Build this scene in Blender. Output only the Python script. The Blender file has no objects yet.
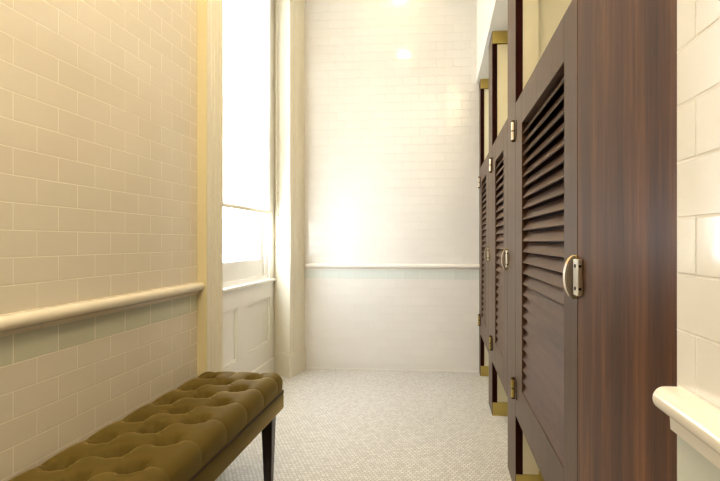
import bpy, bmesh, math, random
from mathutils import Vector, Matrix
random.seed(4)
SHADE_T, WORLD = .42, 15.0
D = bpy.data
C = bpy.context.scene.collection
H = 1.188                      # eye height; heights below are written relative to it
def Z(r): return H + r

# ------------------------------------------------------------------ helpers
def add_box(bm, x0, x1, y0, y1, z0, z1, bev=0.0, seg=2):
    r = bmesh.ops.create_cube(bm, size=1.0)
    vs = r['verts']
    for v in vs:
        v.co = Vector((x0 + (v.co.x + .5) * (x1 - x0), y0 + (v.co.y + .5) * (y1 - y0), z0 + (v.co.z + .5) * (z1 - z0)))
    if bev:
        es = list({e for v in vs for e in v.link_edges})
        bmesh.ops.bevel(bm, geom=es, offset=bev, segments=seg, affect='EDGES', profile=.5)

def bx(x0, x1, y0, y1, z0, z1, bev=0.0, seg=2):
    bm = bmesh.new(); add_box(bm, x0, x1, y0, y1, z0, z1, bev, seg); return bm

def add_prism(bm, pts, a0, a1, axis):
    """closed polygon pts (2D) extruded from a0 to a1 along axis: 'z' -> (x,y), 'y' -> (x,z), 'x' -> (y,z)"""
    def P(p, a):
        if axis == 'z': return (p[0], p[1], a)
        if axis == 'y': return (p[0], a, p[1])
        return (a, p[0], p[1])
    A = [bm.verts.new(P(p, a0)) for p in pts]; B = [bm.verts.new(P(p, a1)) for p in pts]
    n = len(pts)
    bm.faces.new(A); bm.faces.new(B[::-1])
    for i in range(n):
        bm.faces.new((A[i], B[i], B[(i + 1) % n], A[(i + 1) % n]))
    bmesh.ops.recalc_face_normals(bm, faces=bm.faces[:])

def add_tube(bm, pts, r, n=10, caps=True):
    pts = [Vector(p) for p in pts]; rings = []
    up = Vector((0, 0, 1))
    for i, p in enumerate(pts):
        t = (pts[min(i + 1, len(pts) - 1)] - pts[max(i - 1, 0)]).normalized()
        a = t.cross(up)
        if a.length < .05: a = t.cross(Vector((1, 0, 0)))
        a.normalize(); b = t.cross(a)
        rr = r[i] if isinstance(r, (list, tuple)) else r
        rings.append([bm.verts.new(p + (a * math.cos(2 * math.pi * k / n) + b * math.sin(2 * math.pi * k / n)) * rr) for k in range(n)])
    for i in range(len(rings) - 1):
        for k in range(n):
            bm.faces.new((rings[i][k], rings[i][(k + 1) % n], rings[i + 1][(k + 1) % n], rings[i + 1][k]))
    if caps:
        bm.faces.new(rings[0][::-1]); bm.faces.new(rings[-1])
    bmesh.ops.recalc_face_normals(bm, faces=bm.faces[:])

def obj(name, bm, mat, parent=None, smooth=False, kind=None, label=None, angle=None):
    me = D.meshes.new(name); bm.to_mesh(me); bm.free()
    o = D.objects.new(name, me); C.objects.link(o)
    if mat: me.materials.append(mat)
    if smooth:
        for p in me.polygons: p.use_smooth = True
        if angle is not None:
            try: me.set_sharp_from_angle(angle=math.radians(angle))
            except Exception: pass
    if parent:
        o.parent = parent
        w_ = Vector((0, 0, 0)); q_ = parent
        while q_: w_ += q_.location; q_ = q_.parent
        o.location = -w_                       # meshes are written in room coordinates
    if kind: o['kind'] = kind
    if label: o['label'] = label
    return o

def thing(name, label, cat, loc, group=None, kind='thing'):
    o = D.objects.new(name, None); C.objects.link(o); o.location = loc
    o.empty_display_size = .1
    o['label'] = label; o['category'] = cat; o['kind'] = kind
    if group: o['group'] = group
    return o

def struct(name, bm, mat, label, cat, parent=None, smooth=False, angle=None):
    o = obj(name, bm, mat, parent, smooth, 'structure', None, angle)
    if parent is None:
        o['label'] = label; o['category'] = cat
    return o

# ------------------------------------------------------------------ materials
class N:
    def __init__(s, name):
        s.m = D.materials.new(name); s.m.use_nodes = True
        s.t = s.m.node_tree; s.b = s.t.nodes['Principled BSDF']; s.out = s.t.nodes['Material Output']
    def n(s, typ, **kw):
        nd = s.t.nodes.new(typ)
        for k, v in kw.items(): setattr(nd, k, v)
        return nd
    def put(s, sock, v):
        if hasattr(v, 'is_linked') or isinstance(v, bpy.types.NodeSocket): s.t.links.new(v, sock)
        else:
            if isinstance(v, tuple) and len(v) == 3 and sock.type == 'RGBA': v = (*v, 1)
            sock.default_value = v
    def math(s, op, a, b=None, c=None):
        nd = s.n('ShaderNodeMath', operation=op)
        s.put(nd.inputs[0], a)
        if b is not None: s.put(nd.inputs[1], b)
        if c is not None: s.put(nd.inputs[2], c)
        return nd.outputs[0]
    def mix(s, f, a, b):
        nd = s.n('ShaderNodeMix', data_type='RGBA')
        s.put(nd.inputs[0], f); s.put(nd.inputs[6], a); s.put(nd.inputs[7], b)
        return nd.outputs[2]
    def mixf(s, f, a, b):
        nd = s.n('ShaderNodeMix', data_type='FLOAT')
        s.put(nd.inputs[0], f); s.put(nd.inputs[2], a); s.put(nd.inputs[3], b)
        return nd.outputs[0]
    def ramp(s, f, stops):
        nd = s.n('ShaderNodeValToRGB'); e = nd.color_ramp.elements
        while len(e) < len(stops): e.new(.5)
        for i, (p, c) in enumerate(stops):
            e[i].position = p; e[i].color = (*c, 1)
        s.put(nd.inputs[0], f); return nd.outputs[0]
    def pos(s):
        g = s.n('ShaderNodeNewGeometry'); x = s.n('ShaderNodeSeparateXYZ')
        s.put(x.inputs[0], g.outputs['Position']); return x.outputs[0], x.outputs[1], x.outputs[2], g.outputs['Position']
    def vec(s, x, y, z=0.0):
        c = s.n('ShaderNodeCombineXYZ')
        for i, v in enumerate((x, y, z)): s.put(c.inputs[i], v)
        return c.outputs[0]
    def noise(s, v, scale, detail=3, rough=.5, dist=0):
        nd = s.n('ShaderNodeTexNoise'); s.put(nd.inputs['Vector'], v)
        nd.inputs['Scale'].default_value = scale; nd.inputs['Detail'].default_value = detail
        nd.inputs['Roughness'].default_value = rough; nd.inputs['Distortion'].default_value = dist
        return nd.outputs['Fac']
    def bump(s, h, strength, dist, normal=None):
        nd = s.n('ShaderNodeBump'); s.put(nd.inputs['Height'], h)
        nd.inputs['Strength'].default_value = strength; nd.inputs['Distance'].default_value = dist
        if normal is not None: s.put(nd.inputs['Normal'], normal)
        return nd.outputs[0]
    def set(s, **kw):
        for k, v in kw.items():
            key = {'col': 'Base Color', 'rough': 'Roughness', 'metal': 'Metallic', 'normal': 'Normal', 'coat': 'Coat Weight',
                   'coatr': 'Coat Roughness', 'spec': 'Specular IOR Level', 'sheen': 'Sheen Weight', 'sheenr': 'Sheen Roughness',
                   'sheent': 'Sheen Tint', 'emis': 'Emission Color', 'emiss': 'Emission Strength', 'ior': 'IOR'}[k]
            s.put(s.b.inputs[key], v)
        return s.m

def subway(name, axis, shift, tile, tile2, grout, accent, rough=.12, bump=.5):
    m = N(name); x, y, z, P = m.pos()
    h = x if axis == 'x' else y
    zr = m.math('SUBTRACT', z, H)
    def brick(hs, zs, rh):
        b = m.n('ShaderNodeTexBrick', offset=.5, offset_frequency=2, squash=1.0, squash_frequency=2)
        m.put(b.inputs['Vector'], m.vec(m.math('SUBTRACT', h, hs), m.math('ADD', zr, zs)))
        b.inputs['Scale'].default_value = 1.0
        b.inputs['Mortar Size'].default_value = .0021; b.inputs['Mortar Smooth'].default_value = .35
        b.inputs['Bias'].default_value = 0.0
        b.inputs['Brick Width'].default_value = .1545; b.inputs['Row Height'].default_value = rh
        for k, c in (('Color1', (0, 0, 0)), ('Color2', (1, 1, 1)), ('Mortar', (.5, .5, .5))): b.inputs[k].default_value = (*c, 1)
        return b.outputs['Color'], b.outputs['Fac']
    up = brick(shift, .0455 + .0782 * 40, .0782)
    lo = brick(shift + .077, .3475 + .0782 * 40, .0782)
    ac = brick(shift + .077, .3475 + .0865 * 40, .0865)
    f_lo = m.math('LESS_THAN', zr, -.23)
    f_ac = m.math('MULTIPLY', f_lo, m.math('GREATER_THAN', zr, -.3475))
    rnd = m.mix(f_ac, m.mix(f_lo, up[0], lo[0]), ac[0])
    mort = m.mixf(f_ac, m.mixf(f_lo, up[1], lo[1]), ac[1])
    col = m.mix(rnd, tile, tile2)
    col = m.mix(f_ac, col, m.mix(rnd, accent, tuple(c * .93 for c in accent)))
    col = m.mix(mort, col, grout)
    wav = m.noise(P, 9, 2)
    hh = m.math('ADD', m.math('SUBTRACT', 1.0, mort), m.math('ADD', m.math('MULTIPLY', wav, .45), m.math('MULTIPLY', rnd, .12)))
    return m.set(col=col, rough=m.mixf(mort, rough, .7), normal=m.bump(hh, bump, .003), spec=.5)

T1, T2, GR, AC = (.79, .765, .72), (.77, .745, .70), (.86, .83, .76), (.70, .735, .69)
M = {}
M['tile_left'] = subway('glazed_subway_tile_left', 'y', 1.208, (.75, .695, .585), (.735, .68, .57), (.84, .79, .67), (.66, .67, .54))  # same tile as the far wall, the lamps' warm cast put into its colours
M['tile_back'] = subway('glazed_subway_tile_back', 'x', -.03, T1, T2, (.745, .72, .67), AC)
M['tile_right'] = subway('glazed_subway_tile_right', 'y', .705, (.87, .865, .85), (.855, .85, .835), (.88, .87, .85), (.68, .72, .66), bump=.8)  # same tile again, whiter: the daylight on it is put into the colours

def simple(name, col, rough=.5, **kw):
    m = N(name); return m.set(col=col, rough=rough, **kw)
def painted(name, col, rough=.45):
    m = N(name); x, y, z, P = m.pos()
    n = m.noise(P, 4, 3)
    return m.set(col=m.mix(n, col, tuple(c * .94 for c in col)), rough=rough, normal=m.bump(m.noise(P, 160, 2), .05, .001))
M['paint_cream'] = painted('cream_gloss_paint', (.84, .79, .65), .35)
M['paint_strip'] = painted('lamplit_cream_paint', (.82, .73, .47), .4)  # casing cream with the warm lamp tone put into the colour
M['paint_white'] = painted('white_gloss_paint', (.89, .87, .82), .35)
M['paint_ceiling'] = painted('ceiling_paint', (.82, .80, .75), .8)
M['paint_stall'] = painted('stall_cream_paint', (.80, .75, .58), .4)
M['rail_ceramic'] = painted('ceramic_rail_glaze', (.82, .76, .62), .15)
M['rail_white'] = painted('ceramic_rail_white_glaze', (.86, .83, .76), .18)

# penny mosaic floor
m = N('penny_mosaic_floor'); x, y, z, P = m.pos()
p = .0215
def lattice(off):
    a = m.math('SUBTRACT', m.math('FRACT', m.math('ADD', m.math('DIVIDE', x, p), off)), .5)
    b = m.math('SUBTRACT', m.math('FRACT', m.math('ADD', m.math('DIVIDE', y, p * math.sqrt(3)), off)), .5)
    ia = m.math('FLOOR', m.math('ADD', m.math('DIVIDE', x, p), off)); ib = m.math('FLOOR', m.math('ADD', m.math('DIVIDE', y, p * math.sqrt(3)), off))
    b = m.math('MULTIPLY', b, math.sqrt(3))
    d = m.math('SQRT', m.math('ADD', m.math('MULTIPLY', a, a), m.math('MULTIPLY', b, b)))
    w = m.n('ShaderNodeTexWhiteNoise', noise_dimensions='3D'); m.put(w.inputs['Vector'], m.vec(ia, ib, off))
    return d, w.outputs['Value']
d1, r1 = lattice(0.0); d2, r2 = lattice(.5)
sel = m.math('LESS_THAN', d2, d1); d = m.math('MINIMUM', d1, d2); rn = m.mixf(sel, r1, r2)
mp = m.n('ShaderNodeMapRange', interpolation_type='SMOOTHSTEP'); m.put(mp.inputs[0], d)
mp.inputs[1].default_value = .40; mp.inputs[2].default_value = .50; mp.inputs[3].default_value = 0; mp.inputs[4].default_value = 1
g = mp.outputs[0]
big = m.noise(P, 2.2, 3)
tilec = m.mix(rn, (.62, .59, .53), (.80, .77, .71))
tilec = m.mix(m.math('MULTIPLY', big, .35), tilec, (.60, .57, .50))
M['floor'] = m.set(col=m.mix(g, tilec, (.46, .43, .38)), rough=m.mixf(g, .28, .8), normal=m.bump(m.math('SUBTRACT', m.math('MULTIPLY', rn, .3), g), .6, .002))

def wood(name, dark, mid, light, grain_axis='z', rough=.30, coat=.35, seed=0.0, spec=.4):
    m = N(name); x, y, z, P = m.pos()
    if grain_axis == 'z': v = m.vec(m.math('ADD', m.math('MULTIPLY', x, 11), seed), m.math('MULTIPLY', y, 11), m.math('MULTIPLY', z, .55))
    else: v = m.vec(m.math('ADD', m.math('MULTIPLY', x, 9), seed), m.math('MULTIPLY', y, .8), m.math('MULTIPLY', z, 9))
    n1 = m.noise(v, 1.0, 5, .6, .6)
    n2 = m.noise(v, 7.0, 6, .7, .3)
    f = m.math('ADD', m.math('MULTIPLY', n1, .6), m.math('MULTIPLY', n2, .4))
    col = m.ramp(f, [(.30, dark), (.5, mid), (.72, light)])
    v2 = m.vec(m.math('MULTIPLY', x, 260), m.math('MULTIPLY', y, 260 if grain_axis == 'z' else 9), m.math('MULTIPLY', z, 9 if grain_axis == 'z' else 260))
    pores = m.noise(v2, 1.0, 2)
    col = m.mix(m.math('MULTIPLY', m.math('GREATER_THAN', pores, .62), .35), col, dark)
    return m.set(col=col, rough=rough, coat=coat, coatr=.22, spec=spec, normal=m.bump(pores, .06, .001))
M['walnut'] = wood('walnut_veneer', (.022, .007, .003), (.098, .038, .013), (.25, .108, .036), seed=3.0, rough=.32, coat=.0, spec=.15)
M['door_wood'] = wood('dark_stained_wood', (.060, .031, .016), (.098, .054, .030), (.135, .077, .044), rough=.33, coat=.0, spec=.22)
M['slat_wood'] = wood('window_lit_slat_wood', (.070, .036, .020), (.115, .064, .038), (.16, .092, .056), 'y', rough=.34, coat=.0, spec=.25)  # door wood lightened for the window light the slats catch
M['end_wood'] = wood('shaded_red_brown_wood', (.012, .003, .002), (.028, .005, .003), (.05, .009, .005), rough=.5, coat=.0, spec=.06)  # near-black also carries the shade of post edges and slat gaps
M['dark_gap'] = simple('shadow_gap_and_screw_black', (.006, .005, .005), .9)
M['brass'] = simple('polished_brass', (.58, .47, .17), .4, metal=1.0)
M['nickel'] = simple('satin_nickel', (.74, .69, .58), .32, metal=1.0)
M['nickel_warm'] = simple('warm_lit_nickel', (.85, .64, .28), .3, metal=1.0); M['nickel_dark'] = simple('shaded_nickel', (.30, .26, .22), .4, metal=.8)
M['hinge_dark'] = simple('shaded_hinge_metal', (.10, .06, .035), .4, metal=.6)
M['leg_wood'] = simple('espresso_leg_wood', (.022, .010, .006), .3, coat=.3)
m = N('glass_pane')
tr = m.n('ShaderNodeBsdfTransparent'); gl = m.n('ShaderNodeBsdfGlossy'); gl.inputs['Roughness'].default_value = .02
mx = m.n('ShaderNodeMixShader'); mx.inputs[0].default_value = .05
m.t.links.new(tr.outputs[0], mx.inputs[1]); m.t.links.new(gl.outputs[0], mx.inputs[2]); m.t.links.new(mx.outputs[0], m.out.inputs[0]); M['glass'] = m.m
m = N('roller_shade_fabric')
df = m.n('ShaderNodeBsdfDiffuse'); df.inputs[0].default_value = (.86, .85, .82, 1); tl = m.n('ShaderNodeBsdfTranslucent'); tl.inputs[0].default_value = (.92, .91, .88, 1)
mx = m.n('ShaderNodeMixShader'); mx.inputs[0].default_value = SHADE_T
m.t.links.new(df.outputs[0], mx.inputs[1]); m.t.links.new(tl.outputs[0], mx.inputs[2]); m.t.links.new(mx.outputs[0], m.out.inputs[0]); M['shade'] = m.m
# olive velvet
m = N('olive_bronze_velvet'); x, y, z, P = m.pos()
fab = m.noise(P, 900, 2); n1 = m.noise(P, 7, 3)
col = m.mix(n1, (.125, .086, .015), (.170, .120, .024))
M['velvet'] = m.set(col=col, rough=.72, sheen=.85, sheenr=.26, sheent=(.88, .70, .32), spec=.25, normal=m.bump(fab, .12, .0008))
M['velvet_dark'] = simple('dark_piping', (.05, .032, .008), .7)

# ------------------------------------------------------------------ room shell
XL, XR, YB, YF, ZC = -1.207, .334, 4.2, -1.6, 3.62
XP = .355                      # plane of the stall fronts
XS = 1.72                      # rear of the stalls
ZS = Z(1.435)                  # soffit over the stalls
struct('floor', bx(-1.75, XS + .1, YF - .1, YB + .1, -.1, 0), M['floor'], 'white penny mosaic tile floor of the narrow washroom', 'floor')
struct('ceiling', bx(-1.75, XS + .1, YF - .1, YB + .1, ZC, ZC + .1), M['paint_ceiling'], 'plain white ceiling above the washroom', 'ceiling')
struct('wall_left', bx(XL - .2, XL, YF, 2.197, 0, ZC), M['tile_left'], 'long left wall of cream subway tile behind the tufted bench', 'wall')
struct('wall_back', bx(-1.75, XS, YB, YB + .1, 0, ZC), M['tile_back'], 'white subway tile wall at the far end of the room', 'wall')
struct('wall_right', bx(XR, XR + .14, YF, .680, 0, ZC, .004), M['tile_right'], 'white tiled wall end beside the dark stall panel', 'wall')
struct('wall_front', bx(-1.75, XS, YF - .1, YF, 0, ZC), M['paint_white'], 'plain wall behind the viewer', 'wall')
struct('wall_stall', bx(XS, XS + .1, YF, YB, 0, ZC), M['paint_stall'], 'cream rear wall inside the toilet stalls', 'wall')
struct('wall_stall_side', bx(XR + .14, XS, .50, .58, 0, ZC), M['paint_stall'], 'cream side wall closing the nearest stall', 'wall')
struct('wall_header', bx(.331, .47, .681, YB, ZS, ZC), M['paint_white'], 'white bulkhead running above the row of stalls', 'wall')
struct('ceiling_stall', bx(.47, XS, .58, YB, ZS + .012, ZS + .06), M['paint_stall'], 'low cream ceiling over the toilet stalls', 'ceiling')

# chair rails: ceramic bullnose with a small cove beneath
def rail_profile(d=.040):
    pts = [(0, -.203)]
    for k in range(11):
        a = math.pi / 2 - math.pi * k / 10 * 1.0
        pts.append((d - .021 + .021 * math.cos(a), -.224 + .021 * math.sin(a)))
    pts += [(.013, -.2475), (.010, -.252), (.0085, -.256), (.0085, -.2625), (0, -.2625)]
    return pts
rp = rail_profile()
bm = bmesh.new(); add_prism(bm, [(XL + a, Z(b)) for a, b in rp], 1.292, 2.197, 'y')
add_prism(bm, [(XL + a, Z(b)) for a, b in rp if b > -.25] + [(XL + .006, Z(-.254)), (XL + .006, Z(-.2625)), (XL, Z(-.2625))], YF, 1.2915, 'y')
struct('trim_1', bm, M['rail_ceramic'], 'cream ceramic chair rail along the left wall above the bench', 'chair rail', smooth=True, angle=35)
bm = bmesh.new(); add_prism(bm, [(YB - a * .8, Z(b)) for a, b in rp], -1.25, .40, 'x')
struct('trim_2', bm, M['rail_white'], 'white ceramic chair rail across the far wall', 'chair rail', smooth=True, angle=35)
rq = [(0, -.203)] + [(.022 + .0165 * math.cos(math.pi / 2 - math.pi * k / 12), -.2195 + .0165 * math.sin(math.pi / 2 - math.pi * k / 12)) for k in range(13)]
rq += [(.020, -.2375), (.0165, -.241), (.014, -.246), (.013, -.2625), (0, -.2625)]
bm = bmesh.new(); add_prism(bm, [(XR - a * .95, Z(b)) for a, b in rq], YF, .673, 'y')
bmesh.ops.bevel(bm, geom=[e for e in bm.edges if all(abs(v.co.y - .673) < 1e-5 for v in e.verts)], offset=.004, segments=2, affect='EDGES')
struct('trim_3', bm, M['rail_white'], 'thick cream chair rail end jutting out beside the dark panel', 'chair rail', smooth=True, angle=35)
struct('baseboard_back', bx(-1.25, .40, YB - .006, YB, 0, .012, .003), M['rail_white'], 'thin white caulked edge at the foot of the far wall', 'baseboard')

# ------------------------------------------------------------------ window bay
XW = -1.5
def flutes(p0, p1, n, depth, margin):
    """points along a casing face p0->p1 with shallow rounded flutes cut to the left-hand side"""
    p0 = Vector(p0); p1 = Vector(p1); L = (p1 - p0).length; t = (p1 - p0) / L; nrm = Vector((-t.y, t.x))
    out = [p0]; w = (L - 2 * margin) / n
    for i in range(n):
        s = margin + i * w
        for q, dd in ((.12, 0), (.22, .7), (.5, 1), (.78, .7), (.88, 0)):
            out.append(p0 + t * (s + q * w) + nrm * depth * dd)
    out.append(p1); return [tuple(v) for v in out]
# near casing (front face runs along y); its edge strip facing the viewer has the lamps' yellow painted in
face = flutes((-1.157, 2.197), (-1.157, 2.365), 4, .0035, .02)
bm = bmesh.new(); add_prism(bm, face + [(-1.40, 2.46), (XW, 2.46), (XW - .2, 2.46), (XW - .2, 2.20), (-1.3, 2.197)], 0, ZC, 'z')
struct('trim_4', bm, M['paint_cream'], 'fluted cream window casing where the left wall ends', 'window casing')
struct('trim_5', bx(-1.207, -1.1565, 2.1935, 2.1972, 0, ZC), M['paint_strip'], 'narrow cream edge strip, lamp yellow in its colour, where the left chair rail dies', 'trim')
# far casing: splayed, with a plinth
face = flutes((-1.308, 3.915), (-1.262, 4.2), 5, .004, .035)
bm = bmesh.new(); add_prism(bm, face + [(-1.26, 4.21), (XW - .2, 4.21), (XW - .2, 4.06), (XW, 4.055), (XW + .004, 4.04)], 0, ZC, 'z')
bmesh.ops.recalc_face_normals(bm, faces=bm.faces[:])
tr6 = struct('trim_6', bm, M['paint_cream'], 'fluted cream window casing in the far left corner', 'window casing')
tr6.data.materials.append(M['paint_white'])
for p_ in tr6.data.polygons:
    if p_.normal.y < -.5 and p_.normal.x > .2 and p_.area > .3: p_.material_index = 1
bm = bmesh.new(); add_prism(bm, [(-1.4995, 4.036), (-1.306, 3.900), (-1.294, 3.905), (-1.249, 4.2), (-1.30, 4.2), (-1.40, 4.05)], 0, .185, 'z')
add_prism(bm, [(-1.4990, 4.0375), (-1.306, 3.904), (-1.299, 3.909), (-1.254, 4.2), (-1.30, 4.2), (-1.40, 4.05)], .185, .20, 'z')
struct('baseboard_left', bm, M['paint_cream'], 'cream plinth block at the foot of the far window casing', 'baseboard')
# panelled apron under the window
zt = Z(-.335)
bm = bmesh.new()
add_box(bm, XW - .12, XW - .018, 2.44, 4.06, 0, zt - .02)
ys = [2.46, 2.56, 3.295, 3.475, 3.945, 4.055]
for a, b in ((ys[0], ys[1]), (ys[2], ys[3]), (ys[4], ys[5])): add_box(bm, XW - .03, XW, a, b, Z(-.89), Z(-.492))
add_box(bm, XW - .03, XW, ys[0], ys[5], Z(-.492), zt - .02)
add_box(bm, XW - .03, XW, ys[0], ys[5], .10, Z(-.89))
add_box(bm, XW - .03, XW + .016, ys[0], ys[5] - .02, 0, .148, .006)
for a, b in ((ys[1], ys[2]), (ys[3], ys[4])):      # bolection moulding inside each recess
    w = .022
    for q in ((a, b, Z(-.492) - w, Z(-.492)), (a, b, Z(-.89), Z(-.89) + w), (a, a + w, Z(-.89) + w, Z(-.492) - w), (b - w, b, Z(-.89) + w, Z(-.492) - w)):
        add_box(bm, XW - .03, XW - .006, *q, .004, 2)
struct('trim_7', bm, M['paint_white'], 'white panelled apron with recessed panels under the window', 'panelling')

win = D.objects.new('window_1', None); C.objects.link(win); win.location = (XW, 3.2, zt)
win['kind'] = 'structure'; win['label'] = 'tall white sash window in the left corner behind a roller shade'; win['category'] = 'window'
struct('window_sill', bx(XW - .16, XW + .022, 2.45, 4.04, zt - .02, zt + .006, .005), M['paint_white'], None, None, win)
ZT = 3.45
bm = bmesh.new()
add_box(bm, XW - .14, XW - .02, 3.90, 4.06, zt, ZC); add_box(bm, XW - .14, XW - .02, 2.44, 2.56, zt, ZC)
add_box(bm, XW - .14, XW - .02, 2.56, 3.90, ZT, ZC); add_box(bm, XW - .02, XW + .004, 3.93, 4.058, zt, ZC, .003)
add_box(bm, XW - .14, XW - .02, 2.56, 3.90, zt, zt + .04)
struct('window_frame', bm, M['paint_white'], None, None, win)
bm = bmesh.new()
add_box(bm, XW - .085, XW - .045, 2.56, 3.90, Z(-.30), Z(-.15), .004)
add_box(bm, XW - .085, XW - .045, 2.56, 2.61, Z(-.15), Z(.92), .004); add_box(bm, XW - .085, XW - .045, 3.862, 3.90, Z(-.15), Z(.92), .004)
add_box(bm, XW - .085, XW - .045, 2.56, 3.90, Z(.92), Z(.98), .004)
s = struct('lower_sash', bm, M['paint_white'], None, None, win)
obj('pane', bx(XW - .068, XW - .062, 2.60, 3.87, Z(-.16), Z(.93)), M['glass'], win, kind='structure')
bm = bmesh.new()
add_box(bm, XW - .13, XW - .09, 2.56, 2.61, Z(.92), ZT, .004); add_box(bm, XW - .13, XW - .09, 3.84, 3.90, Z(.92), ZT, .004)
add_box(bm, XW - .13, XW - .09, 2.56, 3.90, Z(.92), Z(.98), .004); add_box(bm, XW - .13, XW - .09, 2.56, 3.90, ZT - .06, ZT, .004)
struct('upper_sash', bm, M['paint_white'], None, None, win)
obj('pane', bx(XW - .113, XW - .107, 2.60, 3.85, Z(.95), ZT - .03), M['glass'], win, kind='structure')
obj('sash_gap_strip', bx(XW - .058, XW - .044, 3.858, 3.863, Z(-.15), Z(.92)), simple('shaded_gap_brown', (.16, .12, .08), .5), win, kind='structure')  # dark strip standing in for the shaded gap between sash and frame

sh = thing('roller_shade', 'translucent white roller shade drawn halfway down the corner window', 'shade', (XW + .02, 3.2, Z(.24)))
obj('shade_fabric', bx(XW + .003, XW + .0045, 2.50, 3.945, Z(.262), ZT + .04), M['shade'], sh)
bm = bmesh.new(); add_box(bm, XW - .004, XW + .014, 2.495, 3.95, Z(.238), Z(.268), .006, 3)
obj('bottom_bar', bm, M['paint_cream'], sh)
bm = bmesh.new(); add_tube(bm, [(XW + .03, 2.50, ZT + .05), (XW + .03, 3.95, ZT + .05)], .028, 20)
obj('roller_tube', bm, M['paint_white'], sh, smooth=True, angle=40)
cd = thing('shade_cord', 'thin white beaded pull cord hanging beside the roller shade', 'cord', (XW + .05, 3.985, Z(.3)))
bm = bmesh.new()
add_tube(bm, [(XW + .05, 3.975, ZT), (XW + .05, 3.975, Z(.24))], .0022, 6); add_tube(bm, [(XW + .05, 3.998, ZT), (XW + .05, 3.998, Z(.24))], .0022, 6)
obj('cord', bm, M['paint_cream'], cd)
for yy, zz in ((3.975, .50), (3.998, .43), (3.975, .36), (3.998, .235), (3.975, .235)):
    bm = bmesh.new()
    add_tube(bm, [(XW + .05, yy, Z(zz - .014)), (XW + .05, yy, Z(zz - .006)), (XW + .05, yy, Z(zz + .006)), (XW + .05, yy, Z(zz + .014))], [.002, .006, .006, .002], 10)
    obj('bead', bm, M['nickel'], cd, smooth=True)
# little metal cleat on the far splay
px, py = -1.447, 4.000
ck = thing('cord_cleat', 'small grey metal cord cleat fixed on the white window reveal', 'cleat', (px, py, Z(.012)))
bm = bmesh.new(); add_tube(bm, [(px, py, Z(.012)), (px + .02, py - .028, Z(.012))], .006, 10)
obj('cleat_post', bm, M['nickel'], ck, smooth=True, angle=40)
bm = bmesh.new(); add_tube(bm, [(px + .018, py - .026, Z(-.026)), (px + .021, py - .029, Z(-.012)), (px + .021, py - .029, Z(.036)), (px + .018, py - .026, Z(.05))], [.004, .006, .006, .004], 10)
obj('cleat_bar', bm, M['nickel'], ck, smooth=True, angle=40)

# ------------------------------------------------------------------ toilet stalls
TH = .034                       # thickness of pilasters and doors
ZD0, ZD1 = Z(-.82), Z(.652)
def post(t, y0, y1):
    p_ = obj('post', bx(XP, XP + TH, y0, y1, .0, ZS - .001, .0015), M['door_wood'], t, label='dark wood post the door is hung on')
    obj('post_edge', bx(XP + .002, XP + TH, y0 - .0012, y0 + .001, .09, ZS - .09), M['end_wood'], p_, label='red-brown edge of the post, shade painted into its colour')
    obj('post_backing', bx(XP + TH, XP + TH + .074, y0 + .002, y0 + .034, .09, ZS - .09), M['paint_stall'], p_, label='cream strip behind the post')
    obj('floor_shoe', bx(XP + .003, XP + TH + .075, y0 - .004, y0 + .036, 0, .09, .002), M['brass'], p_, label='brass shoe at the floor')
    obj('ceiling_shoe', bx(XP + .003, XP + TH + .075, y0 - .004, y0 + .036, ZS - .085, ZS - .0005, .002), M['brass'], p_, label='brass cap at the soffit')
    return p_

def divider(t, y):
    p_ = obj('divider', bx(XP + TH + .001, XS, y - .02, y + .02, .0, ZS + .012), M['paint_stall'], t, label='cream dividing wall of the stall')
    obj('base_strip', bx(XP + TH + .08, XS, y - .026, y - .0205, .0, .09, .002), M['brass'], p_, label='brass strip along the floor')

def hinge(yj, z, parent, mat, label):
    """butt hinge on the corridor face across the joint yj, with a two-part knuckle"""
    bm = bx(XP - .0035, XP + .0005, yj - .038, yj + .030, z - .042, z + .042, .001)
    for a, b in ((-.042, -.003), (.003, .042)):
        add_tube(bm, [(XP - .010, yj + .006, z + a), (XP - .010, yj + .006, z + b)], .0098, 14)
    add_tube(bm, [(XP - .010, yj + .006, z - .004), (XP - .010, yj + .006, z + .004)], .006, 10)
    for s_ in (-1, 1):
        add_tube(bm, [(XP - .010, yj + .006, z + s_ * .042), (XP - .010, yj + .006, z + s_ * .047), (XP - .010, yj + .006, z + s_ * .052)], [.0105, .0105, .004], 12)
    o_ = obj('hinge', bm, mat, parent, smooth=True, angle=35, label=label)
    o_.data.materials.append(M['hinge_dark'])
    for f_ in o_.data.polygons:
        c_ = f_.center
        if c_.x > XP - .0045 or (abs(c_.z - z) < .0045) or abs(c_.z - z) > .0425: f_.material_index = 1  # leaf, split and tips darkened: the hinge's shade is put into colour
    return o_

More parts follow.
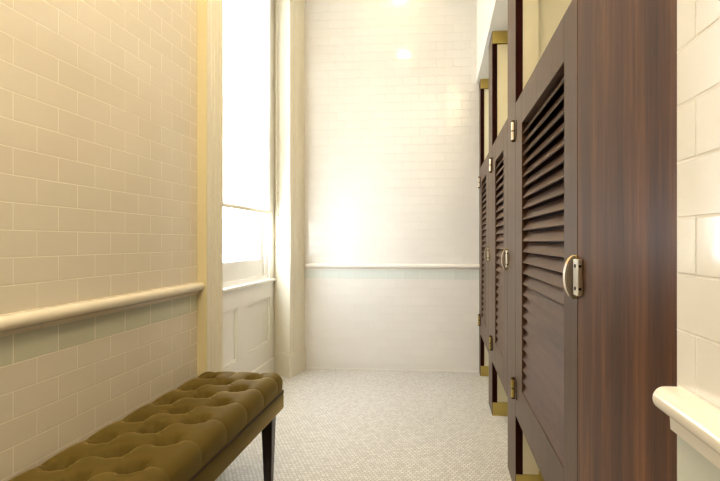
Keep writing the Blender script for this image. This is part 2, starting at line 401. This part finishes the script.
def latch(ye, parent, z=Z(-.092)):
    """curved pull near the free edge ye of a door (the door lies at y > ye)"""
    yc0, yc1 = ye + .008, ye + .036
    out = []; n = 16
    for k in range(n + 1):
        a = k / n
        out.append((XP - .002 - .027 * math.sin(math.pi * min(1, a * .97 + .015)) ** .45, z + .054 - .112 * a))
    pts = out + [(XP + .0005, out[-1][1]), (XP + .0005, out[0][1])]
    bm = bmesh.new(); add_prism(bm, pts, yc0, yc1, 'y')
    bmesh.ops.bevel(bm, geom=[e for e in bm.edges if abs(e.verts[0].co.y - e.verts[1].co.y) < 1e-6 and min(e.verts[0].co.x, e.verts[1].co.x) < XP - .003], offset=.003, segments=2, affect='EDGES')
    o_ = obj('latch_pull', bm, M['nickel'], parent, smooth=True, angle=40, label='rounded nickel latch pull')
    o_.data.materials.append(M['nickel_warm']); o_.data.materials.append(M['nickel_dark'])
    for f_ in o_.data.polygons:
        if f_.normal.z > .35: f_.material_index = 1  # warm reflection on the top faces put into their colour
        elif f_.normal.y < -.9 or f_.normal.z < -.6: f_.material_index = 2  # shade and dark reflection put into the near and lower faces' colour
    obj('latch_plate', bx(XP - .003, XP + .001, ye + .006, ye + .044, z - .058, z + .056, .001), M['brass'], parent, label='brass plate behind the latch pull')

def keeper(yk, parent, z=Z(-.092)):
    bm = bx(XP - .013, XP + .0005, yk - .044, yk - .004, z - .045, z + .047, .002)
    o_ = obj('latch_keeper', bm, M['nickel'], parent, label='nickel latch keeper with two dark screws')
    bm = bmesh.new()
    for dz in (-.027, .03):
        add_tube(bm, [(XP - .0125, yk - .024, z + dz), (XP - .0145, yk - .024, z + dz)], [.0055, .0045], 12)
        add_tube(bm, [(XP - .007, yk - .0435, z + dz), (XP - .007, yk - .0448, z + dz)], [.004, .0035], 12)
    b_ = D.meshes.new('screws'); bm.to_mesh(b_); bm.free()
    o_.data.materials.append(M['dark_gap'])
    bm = bmesh.new(); bm.from_mesh(o_.data); k_ = len(bm.faces); bm.from_mesh(b_)
    bm.faces.ensure_lookup_table()
    for f_ in bm.faces[k_:]: f_.material_index = 1
    bm.to_mesh(o_.data); bm.free()

def door(t, y0, y1, sl, sh_):
    """louvered door from free edge y0 to hinge edge y1; sl/sh_ are the latch and hinge stile widths"""
    a, b = y0 + .003, y1 - .0025
    l0, l1 = Z(-.654), Z(.516)
    bm = bmesh.new()
    for q in ((a, a + sl, ZD0, ZD1), (b - sh_, b, ZD0, ZD1), (a + sl, b - sh_, ZD0, l0), (a + sl, b - sh_, l1, ZD1)):
        add_box(bm, XP, XP + TH, *q, .0012, 1)
    d_ = obj('door', bm, M['door_wood'], t, label='louvered dark wood door')
    bm = bmesh.new(); n = 25; pt = (l1 - l0) / n
    for i in range(n):
        zb = l0 + i * pt                      # blade: outer edge low, inner edge high
        o0 = Vector((XP + .003, zb + .001)); i0 = Vector((XP + .026, zb + pt * .84)); v_ = (i0 - o0).normalized(); q = Vector((v_.y, -v_.x)) * .0075
        add_prism(bm, [tuple(o0), tuple(o0 + q * .7), tuple(i0 + q * .6), tuple(i0)], a + sl - .002, b - sh_ + .002, 'y')
    obj('louvers', bm, M['slat_wood'], d_, label='sloping louver slats')
    obj('backing', bx(XP + .0345, XP + .0385, a + .02, b - .02, ZD0 + .02, ZD1 - .02), M['end_wood'], d_, label='near-black sheet added behind the slats to shade the gaps')  # added so the openings between slats read as deep shade
    hinge(y1, Z(.522), d_, M['nickel'], 'pale nickel hinge near the top')
    hinge(y1, Z(-.694), d_, M['brass'], 'brass hinge near the bottom')
    latch(y0, d_)
    return d_
G_ = None
S1 = thing('toilet_stall', 'nearest toilet stall front with wide walnut panel and broad louvered door', 'toilet stall', (XP + TH / 2, 1.5, 0), kind='thing')
pb = obj('side_panel', bx(XP, XP + TH, .60, 1.2165, .0, ZS - .001, .0015), M['walnut'], S1, label='wide walnut panel beside the door')
obj('gap_shade_strip', bx(XP + TH, XP + TH + .012, 1.15, 1.235, ZD0, ZD1), M['dark_gap'], pb)  # black strip behind the joint, the gap's shade put into its colour
keeper(1.217, pb)
door(S1, 1.217, 2.197, .128, .168); p1 = post(S1, 2.197, 2.448); divider(S1, 2.26); keeper(2.448, p1)
S2 = thing('toilet_stall', 'second toilet stall front, narrow louvered door in the middle of the row', 'toilet stall', (XP + TH / 2, 2.9, 0))
door(S2, 2.448, 3.165, .155, .17); p2 = post(S2, 3.165, 3.392); divider(S2, 3.225); keeper(3.392, p2)
S3 = thing('toilet_stall', 'last toilet stall front, its louvered door against the far tiled wall', 'toilet stall', (XP + TH / 2, 3.8, 0))
door(S3, 3.392, 4.085, .17, .11); post(S3, 4.085, 4.198)
for s_ in (S1, S2, S3): s_['group'] = 'louvered toilet stalls along the right side'

# ------------------------------------------------------------------ tufted bench
X0, X1, Y0, Y1 = -1.196, -.775, .72, 2.238
ZW, ZTOP, ZB = Z(-.739), Z(-.650), Z(-.835)
bench = thing('tufted_bench', 'long olive brown button-tufted bench with dark tapered legs against the left wall', 'bench', (-.99, 1.49, 0))
rows = [(-.890, 0), (-1.005, 1), (-1.120, 0)]
sp_ = .175
btn = []
for x_, odd in rows:
    k = 0
    while True:
        yv = 2.138 - odd * sp_ / 2 - k * sp_
        if yv < Y0 + .07: break
        btn.append((x_, yv)); k += 1
segs = []
for i, (ax, ay) in enumerate(btn):
    for (bx_, by_) in btn[i + 1:]:
        if abs(abs(ax - bx_) - .115) < .02 and abs(abs(ay - by_) - sp_ / 2) < .02: segs.append(((ax, ay), (bx_, by_)))
for (ax, ay) in btn:
    if abs(ax + .890) < .01: segs.append(((ax, ay), (ax + .30, ay)))
    if abs(ax + 1.120) < .01: segs.append(((ax, ay), (ax - .30, ay)))
    if ay > 2.02: segs.append(((ax, ay), (ax, ay + .3)))
    if ay < Y0 + .20: segs.append(((ax, ay), (ax, ay - .3)))
def dseg(px, py, s_):
    (ax, ay), (bx_, by_) = s_
    vx, vy = bx_ - ax, by_ - ay
    t = max(0, min(1, ((px - ax) * vx + (py - ay) * vy) / (vx * vx + vy * vy)))
    return math.hypot(px - ax - t * vx, py - ay - t * vy)
import bisect
def tuft(a, b):
    db = min(math.hypot(a - p_[0], b - p_[1]) for p_ in btn)
    ds = min((dseg(a, b, s_) for s_ in segs if min(s_[0][1], s_[1][1]) - .1 < b < max(s_[0][1], s_[1][1]) + .1), default=.2)
    h = -.050 * math.exp(-(db / .033) ** 2.6) - .007 * math.exp(-(db / .060) ** 2)
    h -= .0035 * math.exp(-(ds / .0045) ** 1.3) + .0030 * math.exp(-(ds / .026) ** 1.6)
    # fine radiating folds round each button
    bb = min(btn, key=lambda p_: (a - p_[0]) ** 2 + (b - p_[1]) ** 2)
    ang = math.atan2(b - bb[1], a - bb[0])
    h += .0022 * math.sin(ang * 9 + bb[1] * 37) * math.exp(-((db - .034) / .016) ** 2)
    return h
R_ = .050
side = (ZTOP - ZW) - R_
ext = R_ * math.pi / 2 + side
def extended(lo, hi, step):
    a0, a1 = lo + R_ - ext, hi - R_ + ext
    n = max(2, int((a1 - a0) / step)); return [a0 + (a1 - a0) * i / n for i in range(n + 1)]
A = extended(X0, X1, .0052); B = extended(Y0, Y1, .0062)
bm = bmesh.new(); grid = []
for b in B:
    row = []
    for a in A:
        ca = min(max(a, X0 + R_), X1 - R_); cb = min(max(b, Y0 + R_), Y1 - R_)
        da, db_ = a - ca, b - cb; d_ = math.hypot(da, db_)
        if d_ < 1e-9: base = Vector((a, b, ZTOP)); nrm = Vector((0, 0, 1))
        else:
            ux, uy = da / d_, db_ / d_; dd = min(d_, ext); th = min(dd / R_, math.pi / 2)
            lat = R_ * math.sin(th); drop = R_ * (1 - math.cos(th)) + max(0, dd - R_ * math.pi / 2)
            base = Vector((ca + ux * lat, cb + uy * lat, ZTOP - drop)); nrm = Vector((ux * math.sin(th), uy * math.sin(th), math.cos(th)))
        f = 1.0
        if d_ > 1e-9: f = max(0, 1 - (min(d_, ext) / ext) ** 3)
        h = (tuft(a, b) + .006) * f
        row.append(bm.verts.new(base + nrm * h))
    grid.append(row)
for i in range(len(B) - 1):
    for j in range(len(A) - 1):
        bm.faces.new((grid[i][j], grid[i][j + 1], grid[i + 1][j + 1], grid[i + 1][j]))
obj('cushion', bm, M['velvet'], bench, smooth=True)
obj('apron', bx(X0 + .002, X1 - .001, Y0 + .002, Y1 - .001, ZB, ZW + .002, .012, 3), M['velvet'], bench, smooth=True, angle=60)
bm = bmesh.new(); c_ = .03; zz = ZW - .004
loop = []
for cx_, cy_, a0 in ((X1 - c_, Y0 + c_, -90), (X1 - c_, Y1 - c_, 0), (X0 + c_, Y1 - c_, 90), (X0 + c_, Y0 + c_, 180)):
    for k in range(6):
        an = math.radians(a0 + 90 * k / 5); loop.append((cx_ + c_ * math.cos(an), cy_ + c_ * math.sin(an), zz))
loop.append(loop[0]); add_tube(bm, loop, .0055, 8, False)
obj('piping', bm, M['velvet_dark'], bench, smooth=True, label='dark piping seam')
for x_, y_ in btn:
    bm = bmesh.new(); zc = ZTOP - .066
    add_tube(bm, [(x_, y_, zc), (x_, y_, zc + .006), (x_, y_, zc + .010), (x_, y_, zc + .0115)], [.0115, .0115, .008, .002], 12)
    obj('button', bm, M['velvet'], bench, smooth=True)
for lx, ly in ((-.853, 2.125), (-.853, .80), (-1.18, 2.128), (-1.18, .80)):
    bm = bmesh.new(); w = .056; r = bmesh.ops.create_cube(bm, size=1.0)
    for v in r['verts']:
        top = v.co.z > 0; s_ = 1 if top else .60
        v.co = Vector((lx + w / 2 + v.co.x * w * s_, ly + w / 2 + v.co.y * w * s_, (ZB + .004) if top else 0))
    bmesh.ops.bevel(bm, geom=bm.edges[:], offset=.003, segments=2, affect='EDGES')
    obj('leg', bm, M['leg_wood'], bench)

# ------------------------------------------------------------------ light
def area(name, loc, rot, size, energy, col, shape='DISK', size_y=None, spread=None):
    l = D.lights.new(name, 'AREA'); l.shape = shape; l.size = size
    if size_y: l.size_y = size_y
    l.energy = energy; l.color = col
    if spread: l.spread = math.radians(spread)
    o = D.objects.new(name, l); C.objects.link(o); o.location = loc; o.rotation_euler = rot
    return o
WARM = (1.0, .80, .50)
area('ceiling_fill', (-.40, -.2, 2.95), (math.pi, 0, 0), .9, 58, (1.0, .92, .78), 'RECTANGLE', 2.0)  # unseen fill added to bounce soft light off the ceiling
area('left_wall_fill', (.22, 1.0, 3.35), (0, math.radians(52), 0), .3, 16, (1.0, .76, .44), 'RECTANGLE', 2.0)  # unseen warm fill added to tint the left wall
area('downlight', (-.46, 2.5, ZC - .01), (0, 0, 0), .14, 5, WARM)
area('downlight', (-.40, 3.84, ZC - .01), (0, 0, 0), .14, 2, WARM)
for yy in (1.7, 2.75, 3.75):
    area('stall_downlight', (1.05, yy, ZS + .005), (0, 0, 0), .2, 4.5, (1.0, .89, .66))

po = area('window_portal', (XW - .20, 3.23, Z(.9)), (0, -math.pi / 2, 0), 2.6, 1, (1, 1, 1), 'RECTANGLE', 1.5)
po.data.cycles.is_portal = True
w = D.worlds.new('daylight'); bpy.context.scene.world = w; w.use_nodes = True
bg = w.node_tree.nodes['Background']; bg.inputs[0].default_value = (.82, .90, 1.0, 1); bg.inputs[1].default_value = WORLD

# ------------------------------------------------------------------ camera
cam = D.cameras.new('camera'); co = D.objects.new('camera', cam); C.objects.link(co)
cam.sensor_fit = 'HORIZONTAL'; cam.sensor_width = 36; cam.lens = 458 / 20.0
th = math.radians(4.55); cx = 440 - 458 * math.tan(th)
cam.shift_x = (360 - cx) / 720; cam.shift_y = 1.0 / 720
cam.clip_start = .01
co.location = (0, 0, H); co.rotation_euler = (math.pi / 2, 0, th)
bpy.context.scene.camera = co
sc = bpy.context.scene
sc.view_settings.view_transform = 'Standard'; sc.view_settings.look = 'None'
sc.view_settings.exposure = 0.27; sc.view_settings.gamma = 0.88
